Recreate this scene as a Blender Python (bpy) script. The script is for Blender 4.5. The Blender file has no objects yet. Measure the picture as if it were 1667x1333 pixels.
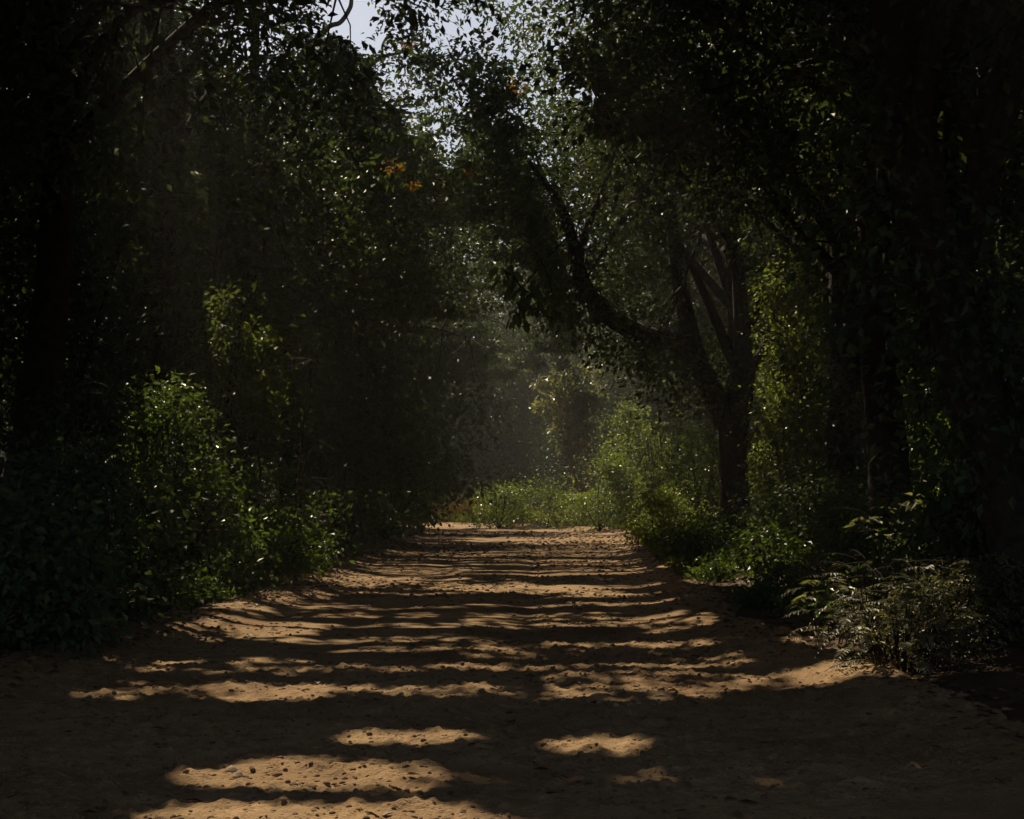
import bpy, math, random
import numpy as np
R = math.radians
rng = np.random.default_rng(11)
random.seed(11)
C = bpy.context.scene
col = C.collection

# ------------------------------------------------------------------ camera
FPX, PITCH, CAMH = 2315.0, math.atan(138.5 / 2315.0), 1.5
cam_d = bpy.data.cameras.new("camera")
cam = bpy.data.objects.new("camera", cam_d)
col.objects.link(cam)
cam.location = (0, 0, CAMH)
cam.rotation_euler = (R(90) + PITCH, 0, 0)
cam_d.lens = 50.0
cam_d.sensor_width = 36.0
cam_d.clip_start = 0.1
cam_d.clip_end = 3000
C.camera = cam

# ------------------------------------------------------------------ light
SUN_EL, SUN_AZ = R(52), R(24)          # azimuth: degrees left of straight ahead (+Y)
S = np.array([-math.sin(SUN_AZ) * math.cos(SUN_EL), math.cos(SUN_AZ) * math.cos(SUN_EL), math.sin(SUN_EL)])
w = bpy.data.worlds.new("World")
C.world = w
w.use_nodes = True
nt = w.node_tree
sky = nt.nodes.new("ShaderNodeTexSky")
sky.sky_type = 'NISHITA'
sky.sun_disc = False
sky.sun_elevation = SUN_EL
sky.sun_rotation = -SUN_AZ
sky.dust_density = 2.5
sky.ozone_density = .5
sky.air_density = 1.0
bg = nt.nodes["Background"]
bg.inputs[1].default_value = 0.077
hsv = nt.nodes.new("ShaderNodeHueSaturation")
hsv.inputs["Saturation"].default_value = .85
nt.links.new(sky.outputs[0], hsv.inputs["Color"])
nt.links.new(hsv.outputs[0], bg.inputs[0])
sl = bpy.data.lights.new("sun", 'SUN')
sl.energy = 5.0
sl.angle = R(0.53)
sl.color = (1.0, 0.84, 0.58)
so = bpy.data.objects.new("sun", sl)
col.objects.link(so)
so.location = (0, 0, 60)
so.rotation_euler = (R(90) - SUN_EL, 0, SUN_AZ + R(180))
vs = C.view_settings
C.display_settings.display_device = 'sRGB'
vs.view_transform = 'Standard'
vs.look = 'None'
vs.exposure = 0.3
vs.gamma = 1.0
vs.use_curve_mapping = False
C.cycles.use_denoising = True
C.cycles.max_bounces = 6
C.cycles.diffuse_bounces = 3
C.cycles.transmission_bounces = 3
C.cycles.volume_bounces = 0
C.cycles.caustics_reflective = False
C.cycles.caustics_refractive = False

# ------------------------------------------------------------------ geometry of the view
ct, st = math.cos(PITCH), math.sin(PITCH)


def ray(px, py):
    a, b = (px - 833.5) / FPX, (666.5 - py) / FPX
    return np.array([a, ct - b * st, st + b * ct])


def Wp(px, py, d):
    """world point seen at photo pixel (px,py), d metres ahead"""
    r = ray(px, py)
    return np.array([0, 0, CAMH]) + r * (d / r[1])


def Gp(px, py, z=0.0):
    r = ray(px, py)
    return np.array([0, 0, CAMH]) + r * ((z - CAMH) / r[2])


def to_px(P):
    x, y, z = P[:, 0], P[:, 1], P[:, 2] - CAMH
    f = y * ct + z * st
    f = np.where(f < 0.1, 0.1, f)
    u = -y * st + z * ct
    return 833.5 + FPX * x / f, 666.5 - FPX * u / f


def smooth(a, b, x):
    t = np.clip((x - a) / (b - a), 0, 1)
    return t * t * (3 - 2 * t)


_perm = np.random.default_rng(5).random((256, 256))


def vnoise(x, y, seed=0):
    x = np.asarray(x) + seed * 17.31
    y = np.asarray(y) + seed * 9.77
    xi, yi = np.floor(x).astype(int), np.floor(y).astype(int)
    fx, fy = x - xi, y - yi
    fx, fy = fx * fx * (3 - 2 * fx), fy * fy * (3 - 2 * fy)
    g = lambda i, j: _perm[i & 255, j & 255]
    return (g(xi, yi) * (1 - fx) + g(xi + 1, yi) * fx) * (1 - fy) + (g(xi, yi + 1) * (1 - fx) + g(xi + 1, yi + 1) * fx) * fy


def fbm(x, y, o=4, seed=0):
    s, a, t = 0, 1, 0
    for k in range(o):
        s = s + a * (vnoise(x * 2 ** k, y * 2 ** k, seed + k * 3) - .5)
        t += a
        a *= .5
    return s / t * 2


# ------------------------------------------------------------------ where the sun gets through the leaves
# sunlit patches on the road: photo-pixel cx, cy, half width, half height, openness
PATCH = [
    (500, 1258, 220, 26, 1), (660, 1278, 150, 22, .95), (500, 1326, 330, 20, 1), (760, 1305, 90, 12, .8),
    (300, 1245, 120, 10, .5), (650, 1199, 120, 9, 1), (590, 1228, 150, 11, .85), (700, 1240, 80, 8, .8), (640, 1250, 200, 9, .95), (650, 1288, 150, 9, .8),
    (985, 1215, 95, 13, 1), (1055, 1264, 60, 7, .85), (925, 1274, 50, 6, .8), (1235, 1230, 40, 4, .6), (1130, 1310, 90, 6, .25),
    (430, 1116, 170, 9, 1), (200, 1131, 80, 7, .85), (420, 1081, 130, 10, .95), (560, 1116, 180, 7, .7), (310, 1163, 110, 5, .85), (330, 1088, 80, 6, .8),
    (430, 1025, 110, 13, 1), (290, 1036, 80, 8, .95), (560, 1020, 110, 6, .7), (600, 1000, 270, 4, .9), (400, 1002, 90, 4, .6), (240, 1024, 20, 6, .7),
    (590, 946, 95, 10, 1), (680, 930, 90, 7, .95), (740, 942, 60, 7, .6), (640, 920, 120, 4, .6), (600, 955, 70, 4, .7),
    (720, 1036, 130, 6, .8), (640, 1058, 70, 6, .4), (800, 1068, 60, 6, .7), (700, 1090, 90, 6, .4),
    (925, 1003, 90, 6, .9), (1110, 1022, 75, 10, .9), (1240, 1030, 40, 5, .6), (1000, 1040, 140, 4, .4), (900, 1020, 80, 4, .45),
    (930, 1066, 160, 9, .85), (1060, 1078, 120, 6, .7), (1200, 1082, 90, 8, .85), (1060, 1103, 220, 9, .95), (1240, 1112, 130, 9, .95),
    (1360, 1112, 75, 16, 1), (930, 1130, 90, 13, .95), (1060, 1134, 120, 10, .85), (1205, 1155, 65, 7, .85), (1330, 1151, 50, 6, .7), (1440, 1172, 90, 5, .45),
    (900, 879, 160, 5, 1), (780, 884, 110, 4, .8), (955, 869, 80, 3, .95), (735, 856, 60, 4, 1), (930, 896, 120, 4, .9), (760, 872, 80, 2, .35),
    (880, 915, 160, 4, .7), (960, 925, 110, 3, .8), (950, 938, 120, 4, .7), (1080, 948, 60, 5, .5), (800, 925, 100, 4, .5), (900, 960, 160, 4, .3), (780, 980, 150, 3, .35),
    (150, 1080, 70, 6, .8), (330, 1243, 110, 7, .7), (790, 1290, 70, 9, .9), (560, 905, 50, 3, .4),
]
PATCH = np.array(PATCH, float)
# sunlit spots on plants: photo px, py, metres ahead, radius in metres, openness
SPOT = [
    (380, 490, 24, .55, 1.3), (420, 545, 24, .4, .8), (310, 590, 21, .45, .8), (230, 670, 21, .65, .85), (300, 650, 21, .5, .95), (345, 700, 21, .45, .75), (380, 740, 21, .4, .5),
    (500, 600, 27, .7, .7), (440, 620, 27, .35, .6), (425, 790, 24, .4, .7), (210, 740, 20, .45, .5), (455, 880, 24, .6, .5), (350, 930, 20, .3, .5), (330, 850, 20, .4, .3),
    (830, 820, 62, 1.8, 1), (900, 800, 62, 2.0, 1), (985, 770, 57, 2.2, 1), (1020, 690, 59, 2.0, 1), (1060, 640, 50, 1.4, .85), (940, 850, 60, 2, .8),
    (1100, 720, 46, 2.2, .75), (1060, 810, 46, 1.8, .85), (1080, 870, 40, 1.4, .75), (1150, 800, 45, 1.4, .65), (1040, 860, 44, 1.2, .9),
    (1300, 500, 32, 1.2, .8), (1290, 620, 32, 1.2, .8), (1265, 700, 32, 1.1, .9), (1290, 770, 37, 1.2, .85), (1240, 800, 39, 1.0, .75), (1330, 560, 32, .7, .6), (1285, 430, 32, 1, .6), (1290, 840, 37, 1, .55),
    (1180, 870, 31, 1, .45), (1130, 900, 28, .8, .5), (1255, 960, 22, .5, .6), (1340, 850, 26, .8, .5), (1340, 760, 33, .9, .5),
    (1540, 800, 25, 1.1, .7), (1510, 680, 25, .9, .6), (1460, 870, 16, .45, 1.4), (1415, 900, 16, .4, 1.3), (1350, 970, 14.2, .45, 1.2), (1430, 1040, 11.6, .45, 1), (1490, 1020, 11.7, .5, .7), (1440, 980, 12.5, .4, .8), (1340, 1030, 13.5, .4, .75), (1540, 1000, 12.4, .4, .55), (1460, 1085, 11.5, .35, .75),
    (920, 570, 70, 2.2, 1), (905, 660, 70, 2.2, .8), (955, 650, 67, 2.6, 1.2),
    (610, 240, 29, .9, .95), (640, 275, 28.5, .8, 1), (690, 285, 29, .7, .9), (560, 270, 29, .6, .8), (600, 340, 30, 1.0, .5), (665, 72, 30, .6, .8), (846, 140, 30, .6, .8),
    (1000, 480, 44, 1.2, .7), (880, 370, 45, 1.8, .6), (1120, 400, 44, 1.2, .6), (1270, 380, 36, 1.2, .65), (1090, 380, 44, 1.1, .65),
    (1180, 560, 44, 1.2, .65), (1240, 480, 40, 1.0, .6), (1180, 620, 42, 1, .6), (1350, 170, 22, .9, .5), (1500, 230, 18, .8, .6), (1180, 170, 30, 1.3, .5), (1280, 120, 26, 1.2, .4),
    (700, 740, 70, 1, .7), (720, 800, 70, 1, .5), (780, 400, 50, 2, .45), (800, 500, 52, 1.6, .5), (740, 845, 66, 1.8, 1), (760, 840, 74, 2, .9),
    (300, 250, 30, 3.0, .2), (420, 130, 32, 3, .25), (240, 390, 22, .8, .4), (1000, 250, 36, 3, .35), (1150, 60, 34, 3, .35), (1560, 90, 20, 1.5, .3), (880, 60, 40, 3, .35), (960, 130, 36, 2, .45), (430, 400, 30, 1.8, .25), (1600, 620, 20, .8, .35),
]


E1 = np.cross(S, [0, 0, 1.0])
E1 /= np.linalg.norm(E1)
E2 = np.cross(S, E1)


_LE = np.array([(-12, -4.3), (5, -4.4), (12.4, -4.15), (22.4, -3.3), (30, -3.8), (41, -3.5), (58, -3.9), (70, -9)])
_RE = np.array([(-12, 2.9), (5, 2.8), (15.1, 2.35), (24, 2.8), (43.4, 3.85), (55, 4.5), (66, 1.0)])


def road_q0(g):
    return np.maximum(np.interp(g[:, 1], _LE[:, 0], _LE[:, 1]) - g[:, 0], g[:, 0] - np.interp(g[:, 1], _RE[:, 0], _RE[:, 1]))


def sun_keep(P, u=None):
    """which leaves stay: leaves that would shade a sunlit patch thin out, as in the gaps of the real canopy"""
    n = len(P)
    if n == 0:
        return np.ones(0, bool)
    t = P[:, 2] / S[2]
    g = P - S * t[:, None]
    px, py = to_px(g)
    ok = (g[:, 1] > 3) & (P[:, 2] > 1.6)
    op = np.zeros(n)
    # uneven edges and streaks, in metres on the ground
    wob = fbm(g[:, 0] * .9, g[:, 1] * .9, 3, 4)
    stk = fbm(g[:, 0] * .55, g[:, 1] * 2.6, 3, 9)
    grn = fbm(g[:, 0] * .7 + 5, g[:, 1] * 5.5, 3, 17)
    for cx, cy, hw, hh, s in PATCH:
        q = ((px - cx) / hw) ** 2 + ((py - cy) / (hh * 1.1 + 1.5)) ** 2
        m = s * smooth(1.35, .55, q + wob * .35 + grn * .9)
        op = np.maximum(op, m)
    fine_s = fbm(g[:, 0] * .2 + 3, g[:, 1] * 1.7, 4, 31)
    dark = py > 1143
    edge = road_q0(g)
    op = np.maximum(op, np.where(dark | (py < 862), 0, .95 * smooth(.05, .16, fine_s)) * smooth(.3, -.5, edge) * smooth(40, 210, px))
    op = op * np.where(op > .85, 1, np.clip(.75 + stk * 1.6, 0.05, 1))
    op = np.where(ok, op, 0)
    u = rng.random(n) if u is None else u
    keep = u > op
    dap = vnoise(P @ E1 * 1.7, P @ E2 * 1.7, 3) * .65 + vnoise(P @ E1 * 4.1, P @ E2 * 4.1, 6) * .35
    for sx, sy, sd, sr, s in SPOT:
        c = Wp(sx, sy, sd)
        v = P - c
        al = v @ S
        pr = np.sqrt(np.maximum((v * v).sum(1) - al * al, 0))
        hit = (al > sr * 1.05) & (pr < sr * (.8 + .4 * dap))
        keep &= ~(hit & (dap < .22 + .56 * s))
    return keep


# gap in the crowns over the road bend where the sky shows (photo pixels cx, cy, rx, ry, openness)
GAP = [(575, 25, 46, 40, .995), (598, 62, 28, 26, .9), (648, 130, 40, 46, .8), (690, 180, 44, 50, .78), (728, 235, 26, 40, .82), (725, 160, 40, 55, .5), (760, 110, 50, 50, .35), (830, 60, 70, 50, .2), (900, 40, 60, 40, .2), (945, 150, 36, 12, .7), (670, 60, 50, 36, .35), (850, 180, 40, 30, .25), (765, 250, 35, 30, .4)]


def gap_keep(P):
    px, py = to_px(P)
    op = np.zeros(len(P))
    jit = fbm(P[:, 0] * .9, P[:, 2] * .9, 3, 2)
    for cx, cy, rx, ry, s in GAP:
        q = ((px - cx) / rx) ** 2 + ((py - cy) / ry) ** 2
        op = np.maximum(op, s * smooth(1.4, .6, q + jit * .7))
    op = np.where(P[:, 1] > 12, op, 0)
    return rng.random(len(P)) > op


# ------------------------------------------------------------------ materials
def mat_new(name):
    m = bpy.data.materials.new(name)
    m.use_nodes = True
    nt = m.node_tree
    for n in list(nt.nodes):
        nt.nodes.remove(n)
    out = nt.nodes.new("ShaderNodeOutputMaterial")
    return m, nt, out


def leaf_mat(name, cols, trans=.3, rough=.38, tboost=1.8, spec=.5):
    m, nt, out = mat_new(name)
    at = nt.nodes.new("ShaderNodeAttribute")
    at.attribute_name = "tone"
    ramp = nt.nodes.new("ShaderNodeValToRGB")
    nt.links.new(at.outputs["Fac"], ramp.inputs[0])
    el = ramp.color_ramp.elements
    el[0].position, el[1].position = 0, 1
    el[0].color = (*cols[0], 1)
    el[1].color = (*cols[-1], 1)
    for i, c in enumerate(cols[1:-1]):
        e = el.new((i + 1) / (len(cols) - 1))
        e.color = (*c, 1)
    p = nt.nodes.new("ShaderNodeBsdfPrincipled")
    p.inputs["Roughness"].default_value = rough
    p.inputs["Specular IOR Level"].default_value = spec
    nt.links.new(ramp.outputs[0], p.inputs["Base Color"])
    tr = nt.nodes.new("ShaderNodeBsdfTranslucent")
    mul = nt.nodes.new("ShaderNodeMixRGB")
    mul.blend_type = 'MULTIPLY'
    mul.inputs[0].default_value = 1
    mul.inputs[2].default_value = (tboost * 1.0, tboost, tboost * .38, 1)
    nt.links.new(ramp.outputs[0], mul.inputs[1])
    nt.links.new(mul.outputs[0], tr.inputs[0])
    mx = nt.nodes.new("ShaderNodeMixShader")
    mx.inputs[0].default_value = trans
    nt.links.new(p.outputs[0], mx.inputs[1])
    nt.links.new(tr.outputs[0], mx.inputs[2])
    nt.links.new(mx.outputs[0], out.inputs[0])
    return m


def noise_mat(name, c1, c2, scale, rough=.9, bump=.3, bscale=None, dist=.02, detail=6, stops=(.35, .65), c3=None, s3=1.0, nrough=.5):
    m, nt, out = mat_new(name)
    tc = nt.nodes.new("ShaderNodeTexCoord")
    n = nt.nodes.new("ShaderNodeTexNoise")
    n.inputs["Scale"].default_value = scale
    n.inputs["Detail"].default_value = detail
    n.inputs["Roughness"].default_value = nrough
    nt.links.new(tc.outputs["Object"], n.inputs["Vector"])
    ramp = nt.nodes.new("ShaderNodeValToRGB")
    ramp.color_ramp.elements[0].position, ramp.color_ramp.elements[1].position = stops
    ramp.color_ramp.elements[0].color = (*c1, 1)
    ramp.color_ramp.elements[1].color = (*c2, 1)
    nt.links.new(n.outputs[0], ramp.inputs[0])
    p = nt.nodes.new("ShaderNodeBsdfPrincipled")
    p.inputs["Roughness"].default_value = rough
    p.inputs["Specular IOR Level"].default_value = .2
    src = ramp.outputs[0]
    if c3 is not None:
        n3 = nt.nodes.new("ShaderNodeTexNoise")
        n3.inputs["Scale"].default_value = s3
        n3.inputs["Detail"].default_value = 4
        nt.links.new(tc.outputs["Object"], n3.inputs["Vector"])
        r3 = nt.nodes.new("ShaderNodeValToRGB")
        r3.color_ramp.elements[0].position, r3.color_ramp.elements[1].position = .45, .7
        nt.links.new(n3.outputs[0], r3.inputs[0])
        mx = nt.nodes.new("ShaderNodeMixRGB")
        mx.inputs[2].default_value = (*c3, 1)
        nt.links.new(r3.outputs[0], mx.inputs[0])
        nt.links.new(src, mx.inputs[1])
        src = mx.outputs[0]
    nt.links.new(src, p.inputs["Base Color"])
    if bump:
        b = nt.nodes.new("ShaderNodeBump")
        b.inputs["Strength"].default_value = bump
        b.inputs["Distance"].default_value = dist
        nb = nt.nodes.new("ShaderNodeTexNoise")
        nb.inputs["Scale"].default_value = bscale or scale * 2
        nb.inputs["Detail"].default_value = 8
        nt.links.new(tc.outputs["Object"], nb.inputs["Vector"])
        nt.links.new(nb.outputs[0], b.inputs["Height"])
        nt.links.new(b.outputs[0], p.inputs["Normal"])
    nt.links.new(p.outputs[0], out.inputs[0])
    return m


M = {
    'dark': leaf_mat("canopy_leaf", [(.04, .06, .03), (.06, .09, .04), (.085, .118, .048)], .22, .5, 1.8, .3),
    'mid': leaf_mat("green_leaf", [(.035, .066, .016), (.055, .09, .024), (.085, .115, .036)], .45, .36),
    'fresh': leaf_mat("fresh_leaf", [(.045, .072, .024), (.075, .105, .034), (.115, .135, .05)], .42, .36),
    'bright': leaf_mat("lit_tint_leaf", [(.06, .09, .028), (.10, .135, .04), (.155, .175, .065)], .48, .36, 2.0),  # leaf colour lightened to stand in for stronger sunlight
    'grey': leaf_mat("pale_leaf", [(.07, .08, .05), (.11, .12, .075), (.17, .17, .12)], .45, .42),  # paler, greyer leaf tone
    'fern': leaf_mat("fern_leaf", [(.055, .065, .032), (.09, .095, .05), (.14, .115, .07)], .3, .48),
    'orange': leaf_mat("withered_leaf", [(.22, .09, .012), (.28, .14, .02), (.18, .15, .03)], .4, .5, 1.3),
    'litter': leaf_mat("dead_leaf", [(.05, .03, .018), (.10, .06, .03), (.17, .10, .05)], .1, .6),
    'grass': leaf_mat("grass_blade", [(.05, .075, .02), (.10, .12, .035), (.18, .16, .06)], .35, .5),
    'straw': leaf_mat("dry_grass_blade", [(.16, .09, .05), (.24, .15, .07), (.28, .2, .1)], .3, .6, 1.2),
    'bark': noise_mat("bark", (.026, .023, .019), (.065, .055, .045), 9, .95, .8, 22, .03),
    'pale_bark': noise_mat("pale_bark", (.16, .12, .09), (.26, .21, .16), 9, .9, .5, 25, .02),
    'red_twig': noise_mat("dry_twig", (.2, .09, .055), (.32, .17, .1), 8, .9, 0),
    'twig': noise_mat("twig", (.02, .016, .01), (.045, .034, .02), 8, .9, 0),
    'soil': noise_mat("forest_soil", (.05, .033, .02), (.11, .072, .043), 3.0, 1, .6, 30, .03),
    'sand': noise_mat("sandy_track", (.17, .112, .062), (.385, .255, .14), 3.5, .95, .9, 45, .022, 14, (.28, .66), (.175, .105, .055), .5, .74),
    'stone': noise_mat("stone", (.22, .165, .11), (.38, .30, .21), 14, .85, .4, 60, .01),
    'clod': noise_mat("earth_clod", (.12, .07, .04), (.24, .15, .085), 14, .95, .4, 60, .01),
}


# ------------------------------------------------------------------ mesh helpers
def make_obj(name, V, faces, mat, parent=None, tone=None, shade=False, origin=None):
    V = np.asarray(V, np.float32).reshape(-1, 3)
    if origin is not None:
        V = V - np.asarray(origin, np.float32)
    faces = [np.asarray(f, np.int32) for f in (faces if isinstance(faces, list) else [faces]) if len(f)]
    me = bpy.data.meshes.new(name)
    me.vertices.add(len(V))
    me.vertices.foreach_set("co", V.ravel())
    tot = [np.full(len(f), f.shape[1], np.int32) for f in faces]
    lt = np.concatenate(tot) if tot else np.zeros(0, np.int32)
    lv = np.concatenate([f.ravel() for f in faces]) if faces else np.zeros(0, np.int32)
    me.loops.add(len(lv))
    me.loops.foreach_set("vertex_index", lv)
    me.polygons.add(len(lt))
    me.polygons.foreach_set("loop_start", np.concatenate([[0], np.cumsum(lt)[:-1]]).astype(np.int32))
    me.polygons.foreach_set("use_smooth", np.full(len(lt), shade))
    if tone is not None:
        a = me.attributes.new("tone", 'FLOAT', 'FACE')
        a.data.foreach_set("value", np.asarray(tone, np.float32))
    me.update(calc_edges=True)
    me.materials.append(M[mat] if isinstance(mat, str) else mat)
    o = bpy.data.objects.new(name, me)
    col.objects.link(o)
    if parent is not None:
        o.parent = parent
    return o


def tag(o, label, cat, group=None, kind=None):
    if label:
        o["label"] = label
    if cat:
        o["category"] = cat
    if group:
        o["group"] = group
    if kind:
        o["kind"] = kind
    return o


def thing(name, loc, label, cat, group=None):
    o = bpy.data.objects.new(name, None)
    o.empty_display_size = .3
    col.objects.link(o)
    o.location = [float(v) for v in loc]
    return tag(o, label, cat, group)


def norm(v):
    return v / np.maximum(np.linalg.norm(v, axis=-1, keepdims=True), 1e-9)


def leaf_geo(P, D, N, L, Wd, fine=False):
    """leaf blades: folded along the midrib and drooping at the tip"""
    n = len(P)
    D = norm(D)
    B = norm(np.cross(D, N))
    N = np.cross(B, D)
    L = np.asarray(L)[:, None]
    Wd = np.asarray(Wd)[:, None]
    if not fine:
        v = np.stack([P, P + D * L * .45 + B * Wd * .5 + N * Wd * .16, P + D * L - N * L * .10, P + D * L * .45 - B * Wd * .5 + N * Wd * .16], 1)
        i = np.arange(n)[:, None] * 4
        f = np.concatenate([i + [0, 2, 1], i + [0, 3, 2]], 1).reshape(-1, 3)
        return v.reshape(-1, 3), f, 2
    v = np.stack([P,
                  P + D * L * .25 + B * Wd * .42 + N * Wd * .12, P + D * L * .62 + B * Wd * .40 + N * Wd * .10 - N * L * .04,
                  P + D * L - N * L * .14,
                  P + D * L * .62 - B * Wd * .40 + N * Wd * .10 - N * L * .04, P + D * L * .25 - B * Wd * .42 + N * Wd * .12], 1)
    i = np.arange(n)[:, None] * 6
    f = np.concatenate([i + [0, 3, 2, 1], i + [0, 5, 4, 3]], 1).reshape(-1, 4)
    return v.reshape(-1, 3), f, 2


def cull_mask(leaves):
    P, D, N, L, Wd, T = leaves
    u = rng.random(len(P))
    Dn = norm(D)
    k = gap_keep(P)
    for t in (.15, .55, .95):
        k &= sun_keep(P + Dn * (L * t)[:, None], u)
    return k


PENDING = []


def leaf_obj(name, leaves, mat, parent, origin, fine=False, cull=True):
    P, D, N, L, Wd, T = leaves
    if cull and len(P):
        k = cull_mask(leaves)
        P, D, N, L, Wd, T = P[k], D[k], N[k], L[k], Wd[k], T[k]
    if len(P) == 0:
        return None
    V, F, per = leaf_geo(P, D, N, L, Wd, fine)
    return make_obj(name, V, F, mat, parent, np.repeat(T, per), False, origin)


def cluster_leaves(cen, rad, per, L, up=.7, flat=.6, out=.9, droop=.35, tone=None):
    """leaves in loose sprays round the cluster centres"""
    cen = np.asarray(cen, float)
    n = len(cen)
    per = int(per)
    idx = np.repeat(np.arange(n), per)
    g = rng.normal(size=(len(idx), 3)) * .62
    g[:, 2] *= flat
    P = cen[idx] + g * np.broadcast_to(np.asarray(rad), (n,))[idx][:, None]
    D = norm(g) * out + rng.normal(size=g.shape) * .55
    D[:, 2] -= droop
    N = rng.normal(size=g.shape) * .6
    N[:, 2] += up * (1.2)
    Ls = L * rng.uniform(.6, 1.25, len(idx))
    ct_ = rng.random(n)[idx] * .5 if tone is None else np.full(len(idx), tone)
    T = np.clip(ct_ + rng.random(len(idx)) * .5, 0, 1)
    return [P, D, N, Ls, Ls * rng.uniform(.45, .68, len(idx)), T]


def join(ls):
    return [np.concatenate([l[i] for l in ls]) for i in range(6)]


def tube(pts, rad, n=8, rough=0.0, cap=True):
    pts = np.asarray(pts, float)
    rad = np.asarray(rad, float)
    T = norm(np.gradient(pts, axis=0))
    ref = np.array([0, 0, 1.0]) if abs(T[0][2]) < .8 else np.array([0, 1.0, 0])
    U = np.zeros_like(T)
    u = ref
    for i in range(len(T)):
        u = u - T[i] * (u @ T[i])
        u = u / max(np.linalg.norm(u), 1e-9)
        U[i] = u
    B = np.cross(T, U)
    a = np.linspace(0, 2 * np.pi, n, endpoint=False)
    r = np.broadcast_to(rad[:, None], (len(pts), n)).copy()
    if rough:
        r *= 1 + rough * rng.normal(size=r.shape)
    V = pts[:, None] + (np.cos(a)[None, :, None] * U[:, None] + np.sin(a)[None, :, None] * B[:, None]) * r[..., None]
    V = V.reshape(-1, 3)
    i = np.arange(len(pts) - 1)[:, None] * n
    j = np.arange(n)[None]
    k = (j + 1) % n
    F = np.stack([i + j, i + k, i + n + k, i + n + j], -1).reshape(-1, 4)
    return V, F


def spline(pts, rad, m=6):
    """smooth a polyline (Catmull-Rom) with radii"""
    p = np.asarray(pts, float)
    r = np.asarray(rad, float)
    q = np.concatenate([[2 * p[0] - p[1]], p, [2 * p[-1] - p[-2]]])
    o, ro = [], []
    for i in range(len(p) - 1):
        p0, p1, p2, p3 = q[i:i + 4]
        for t in np.linspace(0, 1, m, endpoint=False):
            o.append(.5 * (2 * p1 + (p2 - p0) * t + (2 * p0 - 5 * p1 + 4 * p2 - p3) * t * t + (3 * p1 - p0 - 3 * p2 + p3) * t ** 3))
            ro.append(r[i] * (1 - t) + r[i + 1] * t)
    o.append(p[-1])
    ro.append(r[-1])
    return np.array(o), np.array(ro)


class Geo:
    def __init__(s):
        s.v, s.f, s.n = [], {}, 0

    def add(s, V, F):
        s.v.append(V)
        s.f.setdefault(F.shape[1], []).append(F + s.n)
        s.n += len(V)

    def tube(s, pts, rad, n=8, rough=0.0, m=0):
        if m:
            pts, rad = spline(pts, rad, m)
        s.add(*tube(pts, rad, n, rough))

    def obj(s, name, mat, parent, origin, shade=True):
        if not s.n:
            return None
        return make_obj(name, np.concatenate(s.v), [np.concatenate(f) for f in s.f.values()], mat, parent, None, shade, origin)


# ------------------------------------------------------------------ ground and road
LE = np.array([(-12, -4.3), (5, -4.4), (12.4, -4.15), (15.1, -3.95), (17.4, -3.8), (22.4, -3.3), (26, -3.5), (30, -3.8), (41, -3.5), (58, -3.9), (64, -5.2), (70, -9), (78, -18)])
RE = np.array([(-12, 2.9), (5, 2.8), (9.3, 2.75), (10.9, 2.8), (13.4, 2.6), (15.1, 2.35), (19, 2.6), (24, 2.8), (34, 3.3), (43.4, 3.85), (55, 4.5), (60, 4.2), (66, 1.0), (74, -6), (84, -18)])


def road_edges(y):
    return np.interp(y, LE[:, 0], LE[:, 1]), np.interp(y, RE[:, 0], RE[:, 1])


def road_q(x, y):
    """signed distance outside the road edge (negative on the road)"""
    l, r = road_edges(y)
    wob = fbm(x * .3 + 7, y * .55, 3, 1) * .45
    d = np.maximum(l - x, x - r) + wob
    return np.where((y > 84) | (y < -12), 3.0, d)


def road_z(x, y):
    q = road_q(x, y)
    z = .12 * smooth(-.9, .15, q) - .45 * smooth(.25, .8, q)
    z = z + .014 * fbm(x * .6, y * .3, 3, 2) + .004 * fbm(x * 3, y * 2.5, 3, 3)
    l, r = road_edges(y)
    c = (l + r) / 2
    for off in (-1.0, .9):
        z = z - .028 * np.exp(-((x - c - off + .25 * fbm(y * .1, y * 0, 2, 6)) / .28) ** 2)
    return z


def ground_z(x, y):
    q = road_q(x, y)
    z = .11 * smooth(-.1, .5, q) + .2 * smooth(.4, 2.4, q) + .10 * fbm(x * .35, y * .35, 3, 8) * smooth(0, 1.5, q)
    z = z + .03 * fbm(x * 2, y * 2, 2, 12) * smooth(.1, .6, q)
    return np.where(q < .12, -.35, z - .02)


def grid(xs, ys, zf):
    X, Y = np.meshgrid(xs, ys)
    V = np.stack([X, Y, zf(X, Y)], -1).reshape(-1, 3)
    ny, nx = X.shape
    i = np.arange(ny - 1)[:, None] * nx
    j = np.arange(nx - 1)[None]
    F = np.stack([i + j, i + j + 1, i + nx + j + 1, i + nx + j], -1).reshape(-1, 4)
    return V, F


ax = np.concatenate([-np.geomspace(400, 22, 24), np.arange(-20, -7, .5), np.arange(-7, 7, .16), np.arange(7, 20, .5), np.geomspace(22, 400, 24)])
ay = np.concatenate([-np.geomspace(400, 14, 20), np.arange(-12, 4, .5), np.arange(4, 40, .2), np.arange(40, 92, .5), np.geomspace(94, 400, 24)])
V, F = grid(ax, ay, ground_z)
tag(make_obj("forest_floor", V, F, 'soil', shade=True), None, None, None, 'structure')

ys = [-12.0]
while ys[-1] < 84:
    ys.append(ys[-1] + max(.022, .0030 * abs(ys[-1])) if ys[-1] > 4.5 else ys[-1] + .5)
xs_n = np.arange(-5.6, 5.6, .026)


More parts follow.
